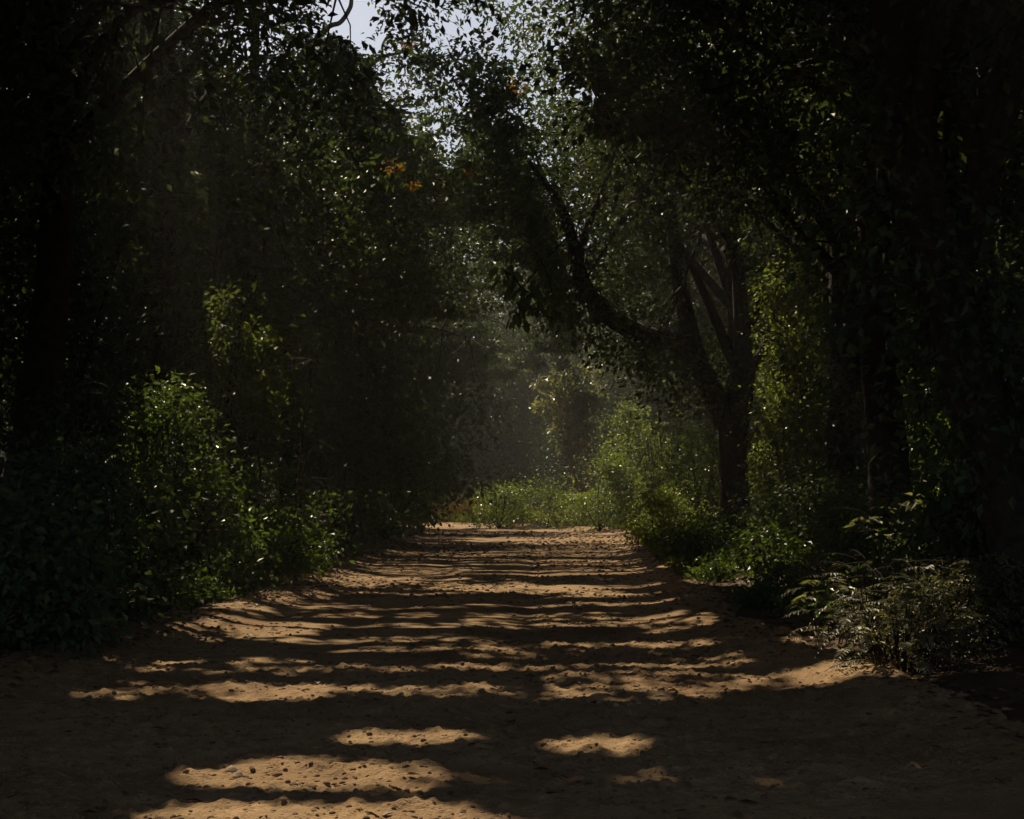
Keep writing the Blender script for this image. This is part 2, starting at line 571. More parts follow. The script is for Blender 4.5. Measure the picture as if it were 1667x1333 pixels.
def road_fine(X, Y):
    z = road_z(X, Y)
    rough = smooth(-.12, .22, fbm(X * .35, Y * .5, 3, 21))
    far = np.clip(1.6 - Y / 22, .15, 1)
    z = z + far * (.024 * rough * np.maximum(fbm(X * 11, Y * 10, 3, 14), 0) ** 1.3 * 2 + (.004 + .011 * rough) * fbm(X * 20, Y * 19, 2, 15) + .003 * fbm(X * 4, Y * 5, 2, 16))
    return z


Xg = np.array(ys)
# the sheet follows the road round its bend
X0 = np.linspace(0, 1, 520)
Lx, Rx = road_edges(Xg)
Xm = (Lx - 1.3)[:, None] * (1 - X0)[None] + (Rx + 1.3)[:, None] * X0[None]
Ym = np.repeat(Xg[:, None], len(X0), 1)
V = np.stack([Xm, Ym, road_fine(Xm, Ym) + .004], -1).reshape(-1, 3)
ny, nx = Xm.shape
i = np.arange(ny - 1)[:, None] * nx
j = np.arange(nx - 1)[None]
F = np.stack([i + j, i + j + 1, i + nx + j + 1, i + nx + j], -1).reshape(-1, 4)
tag(make_obj("dirt_road", V, F, 'sand', shade=True), None, None, None, 'structure')


def surf(x, y):
    x = np.asarray(x, float)
    y = np.asarray(y, float)
    return np.maximum(road_fine(x, y), ground_z(x, y))


# ------------------------------------------------------------------ stones, gravel
def stone_geo(r, seed, nu=10, nv=7):
    g = np.random.default_rng(seed)
    V = []
    s = g.uniform(.75, 1.25, 3) * [1.15, .9, .62]
    ph = g.uniform(0, 6, 6)
    for a in range(nv):
        th = np.pi * (a + .5) / nv
        for b in range(nu):
            p = 2 * np.pi * b / nu
            d = np.array([math.sin(th) * math.cos(p), math.sin(th) * math.sin(p), math.cos(th)])
            k = 1 + .14 * math.sin(3 * d[0] + ph[0]) + .14 * math.sin(3.5 * d[1] + ph[1]) + .12 * math.sin(4 * d[2] + ph[2]) + .05 * g.normal()
            V.append(d * k * s * r)
    V = np.array(V)
    F = [[a * nu + b, (a + 1) * nu + b, (a + 1) * nu + (b + 1) % nu, a * nu + (b + 1) % nu] for a in range(nv - 1) for b in range(nu)]
    F = np.array(F)
    cap1 = np.arange(nu)[None]
    cap2 = (np.arange(nu)[::-1] + (nv - 1) * nu)[None]
    return V, [F, np.concatenate([cap1, cap2])]


def put_stone(px, py, size_px, seed, label, mat='stone', group=None):
    p = Gp(px, py)
    r = size_px / FPX * p[1] * .5
    z = float(surf(p[0], p[1]))
    V, F = stone_geo(r, seed)
    o = make_obj("stone", V, F, mat, None, None, True)
    o.location = (p[0], p[1], z + r * .32)
    o.rotation_euler = (0, 0, seed * 1.7)
    return tag(o, label, "stone", group)


put_stone(388, 1262, 24, 3, "rounded pale stone in front of its twin on the sunlit sand")
put_stone(379, 1254, 22, 5, "rounded pale stone leaning behind another on the sunlit sand")
put_stone(296, 1276, 12, 8, "small dark stone with a white top, alone at left of the sunlit sand", 'clod')
put_stone(309, 1284, 11, 9, "small brown stone just beside the white topped one", 'clod')
put_stone(478, 1278, 13, 12, "reddish brown clod in the middle of the sunlit sand", 'clod')
put_stone(416, 1290, 18, 14, "flat dark clod at the near edge of the sunlit sand", 'clod')
put_stone(325, 1110, 15, 31, "dark stone on the far lit strip left of the road", 'clod')
for k, (px, py, s) in enumerate([(452, 1262, 13), (505, 1279, 17), (532, 1277, 12), (448, 1300, 14), (560, 1287, 10), (600, 1290, 11), (640, 1283, 10), (697, 1298, 9), (520, 1247, 12), (575, 1252, 10), (620, 1236, 9), (480, 1330, 10), (540, 1325, 9), (700, 1262, 8)]):
    put_stone(px, py, s, 40 + k, "small brown clod lying among others on the sunlit sand at the bottom of the road", 'clod', "small clods on the sunlit sand")
g2 = np.random.default_rng(77)
for k in range(26):
    t = k / 25
    px = 885 + 200 * t + g2.normal() * 8
    py = 1132 + 16 * math.sin(min(t * 2.2, 1.6)) + g2.normal() * 3
    put_stone(px, py, g2.uniform(5, 10), 80 + k, "small pale pebble in the curved line of pebbles across the middle of the road", 'stone', "pebbles in a line across the road")

# loose gravel and crumbs, beyond counting
gv, gf4, gcap, off = [], [], [], 0
protos = [stone_geo(1.0, 200 + k, 6, 3) for k in range(8)]
n = 46000
yy = 5.2 * (60 / 5.2) ** (g2.random(n) ** 1.6)
l, r = road_edges(yy)
xx = l - .1 + (r - l + .2) * g2.random(n)
keep = fbm(xx * .35, yy * .5, 3, 21) > g2.uniform(-.4, .25, n)
xx, yy = xx[keep], yy[keep]
zz = surf(xx, yy)
sizes = (.0034 + .014 * g2.random(len(xx)) ** 4) * (.6 + yy / 16)
vs_l, f4_l, f6_l = [], [], []
sub = {}
for k in range(len(xx)):
    V, F = protos[k % 8]
    a = g2.random() * 6.28
    ca, sa = math.cos(a), math.sin(a)
    v = V * sizes[k]
    v = np.stack([v[:, 0] * ca - v[:, 1] * sa, v[:, 0] * sa + v[:, 1] * ca, v[:, 2]], 1) + [xx[k], yy[k], zz[k] + sizes[k] * .25]
    vs_l.append(v)
    f4_l.append(F[0] + off)
    f6_l.append(F[1] + off)
    off += len(v)
tag(make_obj("gravel", np.concatenate(vs_l), [np.concatenate(f4_l), np.concatenate(f6_l)], 'clod', shade=True), "loose crumbs of earth and gravel strewn over the sandy road", "gravel", None, 'stuff')

# ------------------------------------------------------------------ trees
def roof_ok(P):
    """keeps the tunnel over the road open"""
    x, y, z = P[:, 0], P[:, 1], P[:, 2]
    l, r = road_edges(np.clip(y, -12, 84))
    inside = np.minimum(x - l, r - x)
    low = np.where(inside > 0, np.maximum(5.0, 1.5 + .15 * y), np.maximum(0, 5.0 + inside * 2.2))
    return z > low


def tree(name, base, lean, h, r, label, cat="tree", group=None, tr=.35, leafL=.2, nclus=220, per=80, crad=.85, zlow=.38, mat='dark',
         trunk_pts=None, extra=None, extra_c=None, barkm='bark', center=None, fine=False, limbs=9, roof=True, squash=1.0, cull=True, dens=1.35):
    base = np.array(base, float)
    base[2] = float(surf(base[0], base[1])) - .12
    root = thing(name, base, label, cat, group)
    top = base + np.array([lean[0], lean[1], h])
    g = Geo()
    if trunk_pts is None:
        ts = np.linspace(0, 1, 7)
        pts = base + (top - base) * ts[:, None] * .82
        pts[1:, :2] += rng.normal(size=(6, 2)) * .16
        rad = tr * (1 - .72 * ts)
        rad[0] = tr * 1.45
    else:
        pts, rad = trunk_pts
    sp, sr = spline(pts, rad, 6)
    g.add(*tube(sp, sr, 14, .035))
    g.obj("trunk", barkm, root, base)
    c = (base + (top - base) * (.5 + zlow / 2)) if center is None else np.array(center, float)
    hz = h * (1 - zlow) / 2 * squash
    # cluster centres: fuller towards the outside, with hollow places
    d = norm(rng.normal(size=(nclus * 2, 3)))
    rr = rng.random(len(d)) ** .42
    cen = c + d * rr[:, None] * [r, r, hz]
    hollow = fbm(cen[:, 0] * .35 + base[0], cen[:, 1] * .35 + cen[:, 2] * .4, 3, 5)
    cen = cen[hollow > -.16]
    if roof:
        cen = cen[roof_ok(cen)]
    cen = cen[:nclus]
    cen = cen[gap_keep(cen)]
    if extra_c is not None:
        cen = np.concatenate([cen, np.asarray(extra_c, float)])
    b = Geo()
    if extra:
        for ep, er in extra:
            b.tube(ep, er, 10, .03, 5)
    # limbs and twigs
    ends = []
    if len(cen):
        pick = cen[rng.permutation(len(cen))[:limbs]]
        for e in pick:
            k = int(len(sp) * rng.uniform(.45, .98))
            s0 = sp[min(k, len(sp) - 1)]
            mid = (s0 + e) / 2 + np.array([0, 0, .5]) + rng.normal(size=3) * .3
            b.tube([s0, mid, e], [max(sr[min(k, len(sr) - 1)] * .55, .04), .07, .03], 6, .02, 4)
            ends += [mid, e, (mid + e) / 2]
        ends = np.array(ends + [sp[-1]])
        for q in cen[::2]:
            e = ends[np.argmin(((ends - q) ** 2).sum(1))]
            if ((e - q) ** 2).sum() > 6:
                continue
            b.tube([e, (e + q) / 2 + rng.normal(size=3) * .12, q], [.028, .018, .008], 3)
    b.obj("branches", barkm if barkm != 'bark' else 'bark', root, base)
    lv = cluster_leaves(cen, crad * rng.uniform(.7, 1.25, len(cen)), int(per * dens), leafL)
    px, py = to_px(lv[0])
    high = (py < -170) | (px < -70) | (px > 1740) | (lv[0][:, 1] < 3)     # leaves out of view are enlarged to block more sun
    lv[3] = np.where(high, np.maximum(lv[3], .24) * 1.75, lv[3])
    lv[4] = np.where(high, np.maximum(lv[4], .13) * 1.75, lv[4])
    PENDING.append([lv, mat, root, base, fine, c, r, max(hz, 2.), leafL])
    return root


def shrub(name, px, d, h, r, label, leafL=.1, nclus=40, per=60, mat='mid', crad=.35, cat="shrub", group=None, lean=0., fine=False, stems=6, base_px=None, top=.25, zmin=.1):
    p = Wp(px, 805, d)
    base = np.array([p[0], d, 0.0])
    base[2] = float(surf(base[0], base[1])) - .05
    root = thing(name, base, label, cat, group)
    u = rng.random(nclus) ** .8 * (1 - zmin) + zmin
    a = rng.random(nclus) * 6.283
    rr = r * np.sqrt(rng.random(nclus)) * (top + (1 - top) * np.sin(np.clip(u, .12, 1) ** .8 * 3.0))
    cen = np.stack([base[0] + np.cos(a) * rr + lean * u, base[1] + np.sin(a) * rr, base[2] + u * h * rng.uniform(.9, 1.03, nclus)], 1)
    g = Geo()
    nodes = []
    for k in range(stems):
        e = cen[rng.integers(nclus)]
        s0 = base
        md = (s0 + e) / 2 + rng.normal(size=3) * .1 + [0, 0, .12 * h]
        nodes += [md, e]
        g.tube([s0, md, e], [.012 + .008 * h, .01 + .004 * h, .006], 5, 0, 3)
    for q in cen:
        nd_ = np.array(nodes)
        s0 = nd_[np.argmin(((nd_ - q) ** 2).sum(1))]
        if ((s0 - q) ** 2).sum() < 1e-6:
            continue
        g.tube([s0, (s0 + q) / 2, q], [.008, .006, .003], 3)
    g.obj("stems", 'twig', root, base)
    leaf_obj("foliage", cluster_leaves(cen, crad * rng.uniform(.6, 1.3, nclus), per, leafL, up=.35, flat=.75), mat, root, base, fine)
    return root


def frond_leaves(b, d0, length, pairs, ll, lw, droop=.6, tone=.5):
    """one pinnate frond: rachis points and leaflets"""
    d0 = d0 / np.linalg.norm(d0)
    ts = np.linspace(0, 1, pairs + 2)
    pts = b + d0 * (ts * length)[:, None] - np.array([0, 0, 1]) * (droop * length * ts ** 2)[:, None]
    tan = norm(np.gradient(pts, axis=0))
    side = norm(np.cross(tan, [0, 0, 1.0]) + 1e-6)
    P, D, N, L, Wd = [], [], [], [], []
    for k in range(1, pairs + 2):
        t = ts[k]
        s = ll * (math.sin(math.pi * (.12 + .86 * t)) * .85 + .15)
        for sg in (-1, 1):
            P.append(pts[k])
            D.append(side[k] * sg + tan[k] * .45 + rng.normal(size=3) * .12 - [0, 0, .12])
            N.append(np.cross(side[k], tan[k]) + rng.normal(size=3) * .18)
            L.append(s)
            Wd.append(s * lw)
    n = len(P)
    return pts, [np.array(P), np.array(D), np.array(N), np.array(L), np.array(Wd), np.clip(tone + rng.normal(size=n) * .15, 0, 1)]


def frond_plant(name, px, d, h, spread, label, nf=10, length=.5, pairs=9, ll=.09, lw=.3, mat='fern', droop=.5, cat="fern", group=None, zs=(.2, 1.), py=None):
    p = Wp(px, 805, d)
    base = np.array([p[0], d, 0.0])
    base[2] = float(surf(base[0], base[1])) - .03
    root = thing(name, base, label, cat, group)
    g = Geo()
    ls = []
    for k in range(nf):
        a = rng.random() * 6.283
        z = base[2] + h * rng.uniform(*zs)
        rr = spread * math.sqrt(rng.random()) * .75
        b = np.array([base[0] + math.cos(a) * rr, base[1] + math.sin(a) * rr, z])
        s0 = base + np.array([math.cos(a), math.sin(a), 0]) * rr * .55
        g.tube([s0, (s0 + b) / 2 + [0, 0, .1 * h], b], [.006, .005, .003], 4, 0, 2)
        a2 = a + rng.normal() * .7
        d0 = np.array([math.cos(a2), math.sin(a2), rng.uniform(.05, .7)])
        pts, lv = frond_leaves(b, d0, length * rng.uniform(.6, 1.2), pairs, ll, lw, droop * rng.uniform(.5, 1.3), rng.uniform(.15, .85))
        g.tube(pts, np.linspace(.004, .0015, len(pts)), 3)
        ls.append(lv)
    g.obj("stems", 'twig', root, base)
    leaf_obj("fronds", join(ls), mat, root, base, True)
    return root


# ---- the forked tree right of the road
D1 = 36.0
fb = Wp(1197, 902, D1)
ftrunk = ([Wp(1199, 925, D1), Wp(1197, 880, D1), Wp(1195, 800, D1), Wp(1193, 730, D1), Wp(1196, 675, D1), Wp(1207, 620, D1), Wp(1203, 540, D1), Wp(1196, 440, D1), Wp(1186, 320, D1), Wp(1175, 180, D1), Wp(1165, 40, D1 + .5)],
          [.66, .46, .37, .37, .40, .33, .28, .24, .2, .15, .08])
lim1 = ([Wp(1185, 690, D1), Wp(1158, 635, D1 - .3), Wp(1132, 578, D1 - .6), Wp(1117, 515, D1 - .8), Wp(1100, 420, D1 - 1), Wp(1085, 300, D1 - 1.2), Wp(1050, 150, D1 - 1.4)], [.33, .28, .25, .22, .17, .13, .06])
lim2 = ([Wp(1130, 575, D1 - .6), Wp(1095, 555, D1 - .9), Wp(1058, 548, D1 - 1.2), Wp(1018, 531, D1 - 1.6), Wp(976, 502, D1 - 2), Wp(950, 465, D1 - 2.2), Wp(938, 420, D1 - 2.4), Wp(915, 340, D1 - 2.6), Wp(860, 260, D1 - 3)], [.27, .25, .25, .24, .23, .2, .16, .11, .05])
lim3 = ([Wp(940, 425, D1 - 2.4), Wp(955, 370, D1 - 2.2), Wp(985, 300, D1 - 2), Wp(1010, 200, D1 - 2)], [.13, .1, .08, .04])
exc = []
for pts, rad in (lim2, lim1):
    sp, _ = spline(pts, rad, 6)
    for q in sp[6:]:
        if rng.random() < .8:
            exc.append(q + rng.normal(size=3) * [.35, .5, .3] - [0, 0, rng.uniform(0, .7)])
tree("forked_tree", (fb[0], D1, 0), (-1, .5), 17, 6.4, "big dark forked tree with a thick limb arching left over the road", tr=.4, leafL=.16, nclus=420, per=95, crad=.8,
     trunk_pts=ftrunk, extra=[lim1, lim2, lim3], extra_c=exc, center=Wp(1080, 190, D1), limbs=12)

# ---- two straight trunks and the leaning trunk on the right
b2 = Wp(1455, 805, 24)
tree("roadside_tree", (b2[0], 24, 0), (-.4, 0), 17, 6, "straight dark tree trunk standing right of the forked tree above the fern bank", leafL=.17, nclus=330, per=85,
     trunk_pts=([Wp(1458, 990, 24), Wp(1455, 900, 24), Wp(1450, 800, 24), Wp(1442, 700, 24), Wp(1432, 580, 24), Wp(1424, 420, 24), Wp(1420, 200, 24), Wp(1415, 0, 24), Wp(1410, -300, 24)], [.62, .44, .36, .33, .31, .29, .27, .25, .14]),
     center=(6.3, 24, 10.5))
def ivy(pts, n_, sp_):
    q, _ = spline(np.array(pts), np.ones(len(pts)), 8)
    return q[rng.integers(0, len(q), n_)] + rng.normal(size=(n_, 3)) * [sp_, sp_, .3]


tree("roadside_tree", (Wp(1374, 805, 29)[0], 29, 0), (.2, .2), 16, 5.5, "dark trunk wrapped in shade between the forked tree and the straight trunk", leafL=.17, nclus=300, per=85,
     trunk_pts=([Wp(1376, 940, 29), Wp(1376, 860, 29), Wp(1373, 740, 29), Wp(1376, 600, 29), Wp(1372, 440, 29), Wp(1376, 250, 29), Wp(1380, 0, 29), Wp(1385, -200, 29)], [.5, .36, .33, .31, .29, .26, .22, .12]),
     center=(7.2, 29, 11), extra_c=ivy([Wp(1376, 860, 29), Wp(1373, 740, 29), Wp(1376, 600, 29), Wp(1372, 440, 29), Wp(1376, 250, 29)], 70, .38))
tree("leaning_tree", (Wp(1690, 805, 13)[0], 13, 0), (-1, 0), 13, 5, "dark leaning tree trunk at the right edge, slanting towards the road", leafL=.13, nclus=200, per=100,
     trunk_pts=([Wp(1700, 1010, 13), Wp(1672, 900, 13), Wp(1632, 760, 13), Wp(1588, 640, 13), Wp(1548, 520, 13), Wp(1510, 380, 13), Wp(1480, 220, 13), Wp(1455, 20, 13), Wp(1440, -300, 13)], [.42, .33, .29, .28, .27, .25, .23, .2, .1]),
     center=(4.6, 13, 9.5), extra_c=ivy([Wp(1632, 760, 13), Wp(1588, 640, 13), Wp(1548, 520, 13), Wp(1510, 380, 13), Wp(1480, 220, 13)], 26, .3))

tree("roadside_tree", (7.4, 51, 0), (-1.5, 0), 22, 7, "tall leafy tree rising behind the forked tree to the top of the picture", leafL=.2, nclus=440, per=80, zlow=.42, crad=.85)

# ---- left side: in-frame trees
lb = Wp(520, 805, 42)
tree("roadside_tree", (lb[0] - 1, 42, 0), (.5, 0), 18, 6, "dark tree left of the road whose bare crooked limb crosses the patch of sky", leafL=.17, nclus=380, per=90,
     extra=[([Wp(480, 110, 42), Wp(530, 48, 42), Wp(553, 37, 42), Wp(566, 20, 42), Wp(572, 2, 42), Wp(570, -40, 42)], [.16, .08, .075, .07, .065, .05]),
            ([Wp(560, 140, 42), Wp(602, 108, 42), Wp(622, 92, 42), Wp(650, 86, 42), Wp(690, 70, 42)], [.12, .07, .06, .045, .02]),
            ([Wp(622, 92, 42), Wp(624, 70, 42), Wp(640, 45, 42)], [.05, .035, .015])], center=(lb[0] - .5, 42, 9.5), zlow=.25)
tree("overhanging_tree", (-6.2, 53, 0), (2.5, -.5), 17, 5.2, "dark spreading tree leaning in from the left over the road bend", leafL=.27, nclus=420, per=65, crad=.8, center=(-4.7, 53, 7.2), zlow=.2, roof=False)
tree("overhanging_tree", (-9.5, 62, 0), (2.0, 0), 15, 5.5, "black leafy tree behind the overhanging one at the bend", leafL=.3, nclus=380, per=65, crad=.9, center=(-6.2, 62, 6.6), zlow=.2, roof=False)
for k, (x, y) in enumerate([(-7.6, 30), (-6.9, 36)]):
    tree("roadside_tree", (x, y, 0), (.6, 0), 17, 6, ["dark leafy tree behind the tall lit sapling left of the road", "dark tree on the left with leaves down to the ground beside the road's far half"][k], leafL=.18, nclus=360, per=85, zlow=.15)

# ---- the rest of the dark canopy
GRP = "dark trees closing the canopy over the road"
spots = []
for y in (2, 10, 17, 24):  # the first, out of view, is added to darken the near corners
    spots.append((-8.2, y, 16.5, 6.6))
for y in (1, 8, 17, 45, 52):  # nearest one is added outside the view to cut light on the corners
    spots.append((8.2, y, 16.5, 6.4))
for y in (9, 18, 27, 36, 45, 54, 64):
    spots.append((-15, y, 19.5, 7.0))
for y in (16, 27, 38, 49, 60):
    spots.append((15.5, y, 19.5, 7.0))
for y in (12, 26, 40, 54, 68):
    spots.append((-24, y, 18, 7.5))
for y in (14, 30, 46, 62):
    spots.append((24, y, 18, 7.5))
for k, (x, y, h, r) in enumerate(spots):
    x += rng.normal() * .7
    y += rng.normal() * .9
    vis = y > 14
    if abs(x) > 20:
        lab = "dark tree deep in the wood, lost in the blackness beside the road"
    elif x < 0:
        lab = "dark leafy tree of the black wood on the left side of the road"
    else:
        lab = "dark leafy tree of the black wood on the right side of the road"
    far = abs(x) > 12
    tree("forest_tree", (x, y, 0), (-np.sign(x) * 1.2, rng.normal() * .5), h * rng.uniform(.92, 1.1), r, lab, group=GRP + (" left" if x < 0 else " right") if abs(x) <= 20 else "dark trees deep in the wood", leafL=.30 if (far or not vis) else .22, nclus=230 if far else 300,
         per=70, crad=1.0, zlow=.12 if far else .3, limbs=6)

# ---- wood beyond the bend
FG = "trees of the wood beyond the bend"
for k, (x, y, h, r) in enumerate([(-20, 80, 18, 6), (-12, 84, 19, 6), (-4.5, 92, 21, 6), (3.5, 96, 20, 6), (10, 88, 21, 6), (17, 82, 20, 6.5), (24, 78, 19, 6.5), (9, 74, 17, 5), (16, 70, 17, 6), (-27, 90, 19, 7), (33, 86, 19, 7), (-14, 104, 20, 7), (0, 110, 22, 7), (14, 106, 21, 7), (28, 104, 20, 7), (-30, 110, 20, 8)]):
    tree("forest_tree", (x, y, 0), (rng.normal() * .5, 0), h, r, "hazy dark tree in the wood closing the view beyond the road's bend", group=FG, leafL=.3, nclus=260, per=65, crad=1.1, zlow=.05, limbs=6, mat='dark', roof=False)

for k in range(16):
    x, y = -44 + k * 6.2 + rng.normal(), 122 + rng.normal() * 3
    tree("forest_tree", (x, y, 0), (rng.normal() * .5, 0), rng.uniform(17, 21), 5.5, "hazy dark tree in the wood closing the view beyond the road's bend", group=FG, leafL=.5, nclus=200, per=60, crad=1.4, zlow=.0, limbs=8, roof=False)
for k in range(15):
    x, y = -22 + k * 3.6 + rng.normal() * .5, 84 + rng.normal() * 3
    if -9 > x > -20:
        y += 8
    shrub("forest_shrub", 833.5 + x / y * FPX, y, rng.uniform(3.5, 5.5), 2.4, "dim shrub in the undergrowth of the wood beyond the bend", .22, 80, 60, 'dark', .75, group="undergrowth of the wood beyond the bend")
tb = Wp(915, 805, 70)
tree("slender_tree", (tb[0] + .6, 70, 0), (-.3, 0), 11, 1.7, "slender pale stemmed tree with pale leaves standing in the haze beyond the bend", tr=.10, leafL=.3, nclus=95, per=45, crad=.38, mat='grey', barkm='pale_bark', zlow=.3, limbs=6, roof=False)

# ---- shrubs and undergrowth
frond_plant("feathery_shrub", 235, 21, 2.9, 1.0, "feathery leaved shrub on the left bank with its sunlit top", nf=60, length=.6, pairs=14, ll=.10, lw=.3, mat='mid', cat="shrub", zs=(.3, 1))
shrub("leafy_shrub", 300, 21, 3.0, .9, "leafy shrub beside the feathery one, its slanting right side lit", .10, 60, 60, 'mid')
shrub("sapling", 385, 24, 5.0, .75, "tall sapling with a bright sunlit tuft at its top, left of the road", .13, 46, 60, 'fresh', .32, "sapling", lean=.1)
shrub("leafy_shrub", 480, 27, 4.1, 1.2, "loose leafy shrub right of the tall sapling", .11, 60, 55, 'mid')
shrub("leafy_shrub", 450, 24, 1.15, .9, "low bright green shrub at the left road edge", .10, 40, 60, 'mid', .28)
shrub("leafy_shrub", 345, 20, 1.9, .9, "dark shrub in front of the tall sapling with a few glinting leaves", .10, 44, 60, 'mid', .3)
shrub("leafy_shrub", 400, 23.5, 2.6, 1.0, "dense dark shrub under the tall sapling", .10, 60, 60, 'dark', .4)
shrub("leafy_shrub", 560, 36, 3.2, 1.6, "black shrub left of the road where the far half begins", .13, 60, 60, 'dark', .5)
shrub("leafy_shrub", 625, 43, 2.9, 1.9, "black shrub at the left road edge just before the bend", .13, 70, 60, 'dark', .5)
shrub("leafy_shrub", 630, 52, 4.2, 2.2, "tall black shrub hiding the left side of the bend", .16, 80, 60, 'dark', .6)
shrub("leafy_shrub", 110, 15, 1.8, 1.2, "dark shrub at the left edge of the picture beside the road", .11, 60, 60, 'dark', .4)
shrub("leafy_shrub", 30, 13, 1.3, 1.0, "low dark shrub in the bottom left shade", .11, 50, 60, 'dark', .35)
shrub("leafy_shrub", 150, 19, 2.6, 1.2, "dark shrub left of the feathery one", .11, 60, 60, 'dark', .4)
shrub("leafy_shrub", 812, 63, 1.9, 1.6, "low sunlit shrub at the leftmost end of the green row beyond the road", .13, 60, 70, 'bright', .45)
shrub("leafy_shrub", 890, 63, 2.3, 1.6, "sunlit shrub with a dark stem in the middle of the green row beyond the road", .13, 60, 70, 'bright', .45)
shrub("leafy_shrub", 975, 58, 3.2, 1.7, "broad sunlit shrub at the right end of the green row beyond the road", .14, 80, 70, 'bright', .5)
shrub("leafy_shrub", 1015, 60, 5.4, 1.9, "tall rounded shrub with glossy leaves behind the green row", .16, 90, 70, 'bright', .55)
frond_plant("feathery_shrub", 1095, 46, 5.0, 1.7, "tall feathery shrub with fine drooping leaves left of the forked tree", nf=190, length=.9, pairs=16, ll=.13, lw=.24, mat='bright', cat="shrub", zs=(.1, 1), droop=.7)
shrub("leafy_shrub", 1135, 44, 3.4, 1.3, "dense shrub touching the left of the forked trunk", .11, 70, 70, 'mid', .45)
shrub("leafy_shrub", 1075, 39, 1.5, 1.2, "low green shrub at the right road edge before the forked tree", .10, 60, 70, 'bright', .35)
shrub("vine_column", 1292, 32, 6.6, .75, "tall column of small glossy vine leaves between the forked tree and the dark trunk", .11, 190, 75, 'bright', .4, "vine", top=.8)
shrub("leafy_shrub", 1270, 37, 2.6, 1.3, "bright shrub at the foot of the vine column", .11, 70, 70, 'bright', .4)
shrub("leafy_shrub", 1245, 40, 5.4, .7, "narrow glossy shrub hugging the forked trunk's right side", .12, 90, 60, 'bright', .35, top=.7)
shrub("leafy_shrub", 1340, 33, 2.3, 1.2, "dim shrub in front of the shaded trunk", .11, 60, 60, 'mid', .4)
shrub("leafy_shrub", 1180, 31, .7, .9, "dark low shrub in front of the forked tree's foot", .11, 50, 60, 'mid', .35)
shrub("leafy_shrub", 1130, 27, .9, .8, "small dark shrub by the road in front of the forked tree", .10, 36, 60, 'mid', .25)
shrub("leafy_shrub", 1255, 22, .8, .7, "sparse little shrub with broad leaves at the right road edge", .11, 26, 40, 'mid', .25)
shrub("leafy_shrub", 1310, 26, 1.7, 1.2, "dark shrub left of the straight trunk's foot", .11, 60, 60, 'dark', .4)
shrub("leafy_shrub", 1545, 25, 3.3, 1.2, "dim green shrub between the straight trunk and the leaning trunk", .12, 70, 60, 'mid', .4)
shrub("leafy_shrub", 1640, 20, 2.9, 1.2, "dark shrub behind the leaning trunk at the right edge", .12, 60, 60, 'dark', .45)
shrub("leafy_shrub", 1580, 15, 1.3, 1.0, "dark shrub behind the ferns on the right bank", .11, 60, 60, 'dark', .35)
shrub("leafy_shrub", 1400, 17.5, 1.2, .7, "dim leafy shrub behind the long leaved plant", .10, 44, 60, 'mid', .28)
shrub("leafy_shrub", 1480, 18, 1.1, .8, "dark leafy shrub at the foot of the straight trunk", .10, 44, 60, 'dark', .3)
frond_plant("long_leaved_plant", 1440, 16, 1.3, .3, "upright plant with long pale shining leaflets beside the straight trunk", nf=11, length=.5, pairs=4, ll=.24, lw=.3, mat='grey', droop=.5, cat="plant", zs=(.6, 1))
frond_plant("long_leaved_plant", 1350, 14.3, .55, .4, "low plant with shining drooping leaflets left of the ferns", nf=14, length=.4, pairs=5, ll=.14, lw=.3, mat='grey', droop=.7, cat="plant", zs=(.5, 1))
frond_plant("fern", 1345, 13.6, .35, .45, "small pale green fern at the right road edge", nf=16, length=.4, pairs=12, ll=.08, lw=.3, zs=(.3, 1))
frond_plant("fern", 1465, 11.7, .66, .6, "dense fern on the right bank with brownish fronds over the road edge", nf=80, length=.44, pairs=13, ll=.062, lw=.42, zs=(.1, 1), droop=.6)
frond_plant("fern", 1530, 12.4, .85, .6, "taller dim fern behind the brownish one on the right bank", nf=60, length=.42, pairs=12, ll=.06, lw=.45, zs=(.2, 1))
frond_plant("fern", 1430, 12.6, .9, .5, "fern with long arching fronds behind the brownish one", nf=34, length=.6, pairs=15, ll=.08, lw=.35, zs=(.4, 1))
frond_plant("fern", 1620, 12.8, .8, .5, "dark fern at the right edge of the picture", nf=40, length=.45, pairs=12, ll=.07, lw=.4, zs=(.2, 1))

shrub("leafy_shrub", 1480, 12.0, .72, .62, "brownish small leaved shrub growing through the ferns on the right bank", .055, 44, 60, 'fern', .15, fine=True)
shrub("leafy_shrub", 1570, 12.8, .8, .6, "dim small leaved shrub right of the brownish ferns", .06, 34, 60, 'fern', .18, fine=True)

for k, (px, d, h, r) in enumerate([(1215, 25, .5, .5), (1165, 23, .35, .5), (1290, 19.5, .45, .5), (1245, 18, .3, .4), (1325, 17, .5, .5), (1120, 31, .5, .6), (1390, 14.6, .5, .5), (1100, 35, .5, .5)]):
    shrub("ground_plant", px, d, h, r, "small dark leafy plant low on the right road edge in the shade", .07, 22, 36, 'mid', .16, "plant", "small plants along the right road edge", fine=True, stems=4)
for k, (px, d, h, r) in enumerate([(180, 15.5, .45, .5), (270, 17.5, .4, .5), (330, 18.5, .4, .4), (90, 13.4, .4, .5), (500, 26, .4, .5), (545, 32, .5, .6)]):
    shrub("ground_plant", px, d, h, r, "small dark leafy plant low on the left road edge in the shade", .07, 22, 36, 'mid', .16, "plant", "small plants along the left road edge", fine=True, stems=4)

